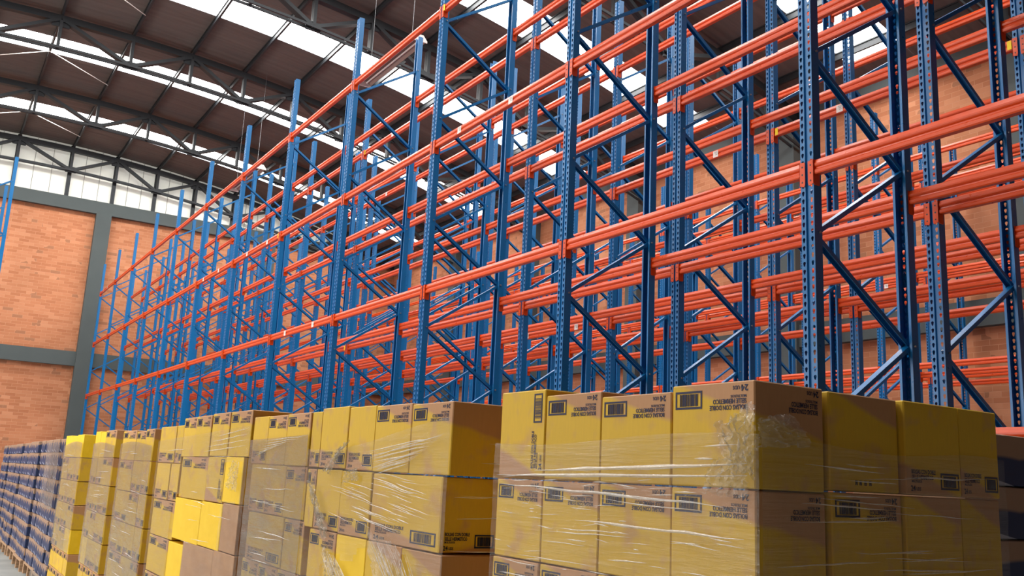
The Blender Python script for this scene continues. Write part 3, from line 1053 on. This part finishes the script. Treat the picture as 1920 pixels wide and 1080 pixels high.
# ------------------------------------------------------------------ stretch film
def film_sheet(y0, y1, zf_top, z0, px, mat, seed, holes=None, ny=70, nz=60, axis='y', amp=.0035):
    bm = bmesh.new()
    g = []
    for i in range(ny + 1):
        y = y0 + (y1 - y0) * i / ny
        zt = zf_top(y)
        col = []
        for j in range(nz + 1):
            z = z0 + (zt - z0) * j / nz
            n = noise.noise(Vector((y * 4 + seed, z * 26, seed))) * amp + noise.noise(Vector((y * 11, z * 9 + seed, 4.1))) * amp * .6
            col.append(bm.verts.new((px - abs(n) - .0005, y, z) if axis == 'y' else (y, px - abs(n) - .0005, z)))
        g.append(col)
    for i in range(ny):
        for j in range(nz):
            y = y0 + (y1 - y0) * (i + .5) / ny
            z = (g[i][j].co.z + g[i + 1][j + 1].co.z) / 2
            if holes and holes(y, z): continue
            bm.faces.new((g[i][j], g[i + 1][j], g[i + 1][j + 1], g[i][j + 1]))
    bmesh.ops.delete(bm, geom=[v for v in bm.verts if not v.link_faces], context='VERTS')
    return mesh_from(bm, 'film_sheet', mat, smooth=True)

def folds(spec, px, seed, axis='y'):
    """gathered film: thin three-sided ridges. spec: (y0, z0, y1, z1, width)"""
    bm = bmesh.new()
    rr = random.Random(seed)
    for (ya, za, yb, zb, w) in spec:
        n = 10
        prev = None
        for i in range(n + 1):
            t = i / n
            y = ya + (yb - ya) * t
            z = za + (zb - za) * t + noise.noise(Vector((y * 9, seed, za * 5))) * .004
            ww = w * math.sin(PI * min(1, max(.04, t * .96 + .02))) * (.7 + .5 * rr.random())
            pts = [(px - .004, z - ww), (px - .004 - ww * .9, z), (px - .004, z + ww)]
            cur = [bm.verts.new((a, y, b) if axis == 'y' else (y, a, b)) for a, b in pts]
            if prev:
                for k in range(2):
                    bm.faces.new((prev[k], cur[k], cur[k + 1], prev[k + 1]))
            prev = cur
    return mesh_from(bm, 'film_folds', M['film_fold'])

def crumple(pts, seed, n=30, amp=.02):
    """a loose crumpled flap spanned over four corners"""
    bm = bmesh.new()
    a, b, c, d = (Vector(p) for p in pts)
    g = []
    for i in range(n + 1):
        row = []
        for j in range(n + 1):
            u, v = i / n, j / n
            p = (a * (1 - u) + b * u) * (1 - v) + (d * (1 - u) + c * u) * v
            q = Vector((u * 5 + seed, v * 5, seed * 2.3))
            e = math.sin(PI * u) * .6 + .4
            p = p + Vector((-abs(noise.noise(q * 1.3) + .5 * noise.noise(q * 4.1)) * amp * 1.3 - .004, noise.noise(q * 1.7 + Vector((9, 0, 0))) * amp * e, noise.noise(q * 1.5 + Vector((0, 7, 0))) * amp * e))
            row.append(bm.verts.new(p))
        g.append(row)
    rr = random.Random(seed)
    for i in range(n):
        for j in range(n):
            rim = i in (0, n - 1) or j in (0, n - 1)
            if rim and rr.random() < .45: continue
            bm.faces.new((g[i][j], g[i + 1][j], g[i + 1][j + 1], g[i][j + 1]))
    bmesh.ops.delete(bm, geom=[v for v in bm.verts if not v.link_faces], context='VERTS')
    return mesh_from(bm, 'torn_flap', M['film_flap'])

def film(label, parts, tail=None):
    t = thing('stretch_film', label, 'stretch film', (0, 0, 0), 0, 'clear stretch film round the stacks')
    for nm, me in parts:
        ob(nm, me, t)
    if tail:                     # the first turns of film, round the pallet itself
        bm = bmesh.new()
        ya, yb = tail
        for k in range(8):
            a, b = ya + (yb - ya) * k / 8, ya + (yb - ya) * (k + 1) / 8
            bm.faces.new([bm.verts.new(p) for p in ((1.474, a, .02), (1.474, b, .02), (1.478, b, .19), (1.478, a, .19))])
        bmesh.ops.remove_doubles(bm, verts=bm.verts, dist=1e-4)
        ob('film_foot', mesh_from(bm, 'film_foot', M['film_haze']), t)
    return t

def hspec(rr, n, y0, y1, z0, z1, lmin=.12, lmax=.5, w=(.0012, .0035), slope=.04):
    out = []
    for _ in range(n):
        L = rr.uniform(lmin, lmax)
        y = rr.uniform(y0, max(y0 + .01, y1 - L)); z = rr.uniform(z0, z1)
        out.append((y, z, min(y + L, y1), z + rr.uniform(-slope, slope) * L, rr.uniform(*w)))
    return out
rr = random.Random(21)
# last pallet
sp = [(1.40, H + .055, 2.20, H + .028, .006), (1.40, H + .030, 2.40, H + .012, .005), (1.47, H - .035, 2.38, H - .012, .0035),
      (1.41, H - .10, 2.0, H - .095, .004), (1.43, H + .095, 1.53, H + .093, .002), (1.50, H + .065, 1.56, H + .066, .0025)]
sp += hspec(rr, 14, 1.40, 2.40, H - .40, H - .02, .15, .42, (.001, .0024)) + hspec(rr, 95, 1.40, 2.40, H - .42, H + .02, .02, .11, (.0008, .0018), .09)  # the many short folds stand in for dashes of glint
sps = hspec(rr, 34, 1.51, 2.36, H - .40, H + .10, .1, .4, (.001, .0022))
film('clear stretch film around the last pallet, torn at the top corner', [
    ('film_sheet', film_sheet(1.372, 2.425, lambda y: H + .112 + .012 * math.sin(y * 5), .17, 1.496, M['film'], 1.0)),
    ('film_sheet', film_sheet(1.49, 2.39, lambda x: H + .105 + .008 * math.sin(x * 9), .17, 1.360, M['film'], 2.0, axis='x')),
    ('film_folds', folds(sp, 1.494, 3)), ('film_folds', folds(sps, 1.358, 4, 'x')),
    ('torn_flap', crumple([(1.492, 1.49, H + .14), (1.492, 1.372, H + .185), (1.490, 1.372, H + .02), (1.492, 1.46, H + .06)], 3.1, amp=.016)),
    ('torn_flap', crumple([(1.492, 1.50, H + .06), (1.492, 1.40, H + .09), (1.492, 1.39, H - .01), (1.492, 1.53, H - .01)], 5.3, amp=.012)),
    ('torn_flap', crumple([(1.49, 1.362, H + .15), (1.60, 1.358, H + .165), (1.66, 1.358, H + .10), (1.49, 1.362, H + .09)], 8.2, amp=.012)),
])
# sixth pallet: slanting swathes, ripped open low down
def top2(y): return H + .165 - .06 * (y - 2.72) / 1.3 + .03 * math.sin(y * 3)
def hole2(y, z):
    z = z - H
    if z < -.235 - (y - 2.75) * .12 + .03 * math.sin(y * 23) and z > -.55 and 2.95 < y < 3.75: return True
    return (y - 3.5) ** 2 / .012 + (z + .03) ** 2 / .0018 < 1
sp = []
for k in range(16):
    t = k / 15
    sp.append((2.74 + .25 * t, H + .14 - .10 * t, 3.36 - .1 * t, H + .065 - .06 * t + rr.uniform(-.02, .02), rr.uniform(.001, .003)))
for k in range(44):
    a = 2.78 + rr.uniform(0, .7); z = H - .01 - .2 * rr.random(); q = rr.uniform(.06, .34)
    sp.append((a, z, a + q, z + .10 * q + rr.uniform(-.008, .008), rr.uniform(.0008, .0026)))
for k in range(16):
    a = rr.random()
    sp.append((3.30 - .35 * a, H - .24 - .03 * a, 2.95 - .3 * a, H - .50 - .1 * a, rr.uniform(.0015, .0035)))
for k in range(14):
    a = rr.random()
    sp.append((3.75 - .15 * a, H - .33, 3.50 - .25 * a, H - .52, rr.uniform(.0015, .0035)))
sps = hspec(rr, 22, 1.51, 2.2, H - .4, H + .15, .1, .35, (.001, .002))
film('torn clear stretch film hanging in swathes over the sixth pallet of yellow cartons', [
    ('film_sheet', film_sheet(2.712, 4.018, top2, .17, 1.494, M['film'], 5.0, hole2, ny=90)),
    ('film_folds', folds(sp, 1.492, 9)), ('film_folds', folds(sps, 2.700, 10, 'x')),
    ('torn_flap', crumple([(1.49, 3.60, H + .10), (1.49, 3.52, H + .13), (1.49, 3.70, H - .02), (1.49, 3.80, H + .0)], 2.2, amp=.018)),
    ('torn_flap', crumple([(1.49, 3.95, H - .03), (1.49, 3.84, H - .10), (1.49, 3.66, H - .26), (1.49, 3.74, H - .28)], 4.4, amp=.022)),
    ('torn_flap', crumple([(1.49, 3.72, H - .30), (1.49, 3.52, H - .36), (1.49, 3.38, H - .50), (1.49, 3.62, H - .54)], 6.6, amp=.02)),
    ('torn_flap', crumple([(1.49, 3.30, H - .20), (1.49, 3.02, H - .25), (1.49, 2.80, H - .52), (1.49, 3.12, H - .55)], 7.7, amp=.014)),
    ('torn_flap', crumple([(1.49, 3.55, H + .0), (1.49, 3.42, H + .02), (1.49, 3.40, H - .03), (1.49, 3.58, H - .05)], 9.1, amp=.014)),
])
sp = [(4.04 + .1 * k, H + .15 - .012 * k, 4.6 + .03 * k, H + .13 - .015 * k, .0022) for k in range(6)] + hspec(rr, 12, 4.04, 4.8, H - .6, H)
film('clear stretch film over the fifth pallet of yellow cartons', [
    ('film_sheet', film_sheet(4.026, 4.872, lambda y: H + .155 - .02 * (y - 4), .17, 1.494, M['film_haze'], 7.0)), ('film_folds', folds(sp, 1.492, 12))], (4.03, 4.86))
sp = [(4.92, H + .20 - .03 * k, 5.5 + .1 * k, H + .165 - .03 * k, .003) for k in range(4)] + hspec(rr, 10, 4.95, 7.0, H - .5, H + .1)
def hole4(y, z):
    z -= H
    return (4.97 < y < 5.32 and -.20 < z < .02) or (5.29 < y < 6.43 and -.47 < z < -.2) or (6.02 < y < 6.42 and z < -.45)
film('clear stretch film over fourth pallet, open over its bright bare cartons', [
    ('film_sheet', film_sheet(4.888, 7.035, lambda y: H + .215 - .06 * (y - 4.9) / 2, .17, 1.494, M['film'], 8.0, hole4, ny=110)), ('film_folds', folds(sp, 1.492, 14)),
    ('torn_flap', crumple([(1.49, 5.12, H + .03), (1.49, 4.99, H + .02), (1.49, 5.0, H - .13), (1.49, 5.2, H - .12)], 1.7, amp=.015))], (4.98, 7.02))
for p, ya, yb, zt, sd in ((6, 7.235, 8.46, .135, 3.3), (7, 8.76, 9.866, .14, 4.4), (8, 10.6, 11.94, .16, 5.5)):
    sp = hspec(rr, 16, ya + .02, yb - .02, H - .9, H + .1, .2, .6, (.002, .004))
    film('milky stretch film around the %s pallet of yellow cartons' % PN[p], [
        ('film_sheet', film_sheet(ya, yb, lambda y, zt=zt, ya=ya: H + zt + .02 * math.sin((y - ya) * 3.1 + zt * 40), H - .95, 1.494, M['film_haze'], sd, ny=60)),
        ('film_folds', folds(sp, 1.492, int(sd * 10)))], (ya + .02, yb - .02))
film('milky stretch film around the first pallet of blue packs', [
    ('film_sheet', film_sheet(12.16, 13.36, lambda y: H + .18, H - .60, 1.478, M['film_haze'], 6.6, ny=50))], (12.2, 13.3))

# ------------------------------------------------------------------ light
w = bpy.data.worlds.new('sky')
SC.world = w
w.use_nodes = True
bg = w.node_tree.nodes['Background']
bg.inputs['Color'].default_value = (0.92, 0.96, 1.0, 1)
bg.inputs['Strength'].default_value = 3.0
for k, d in enumerate(ADDED_OPENINGS):                  # area lights added at the openings to throw side light
    L = bpy.data.lights.new('added_side_light', 'AREA')
    L.shape = 'RECTANGLE'
    L.size = DH; L.size_y = d[1] - d[0]
    L.energy = 330.0
    L.color = (1.0, 0.985, 0.96)
    o = bpy.data.objects.new('added_side_light', L)
    o.location = (XL - .3, (d[0] + d[1]) / 2, DH / 2)
    o.rotation_euler = (0, -PI / 2, 0)
    link(o)

SC.view_settings.view_transform = 'Standard'
SC.view_settings.look = 'None'
SC.view_settings.exposure = 0.14
SC.view_settings.gamma = 1.0
SC.view_settings.use_curve_mapping = False
SC.cycles.max_bounces = 8
SC.cycles.diffuse_bounces = 4
SC.cycles.glossy_bounces = 3
SC.cycles.transparent_max_bounces = 16
SC.cycles.caustics_reflective = False
SC.cycles.caustics_refractive = False
SC.cycles.use_denoising = True
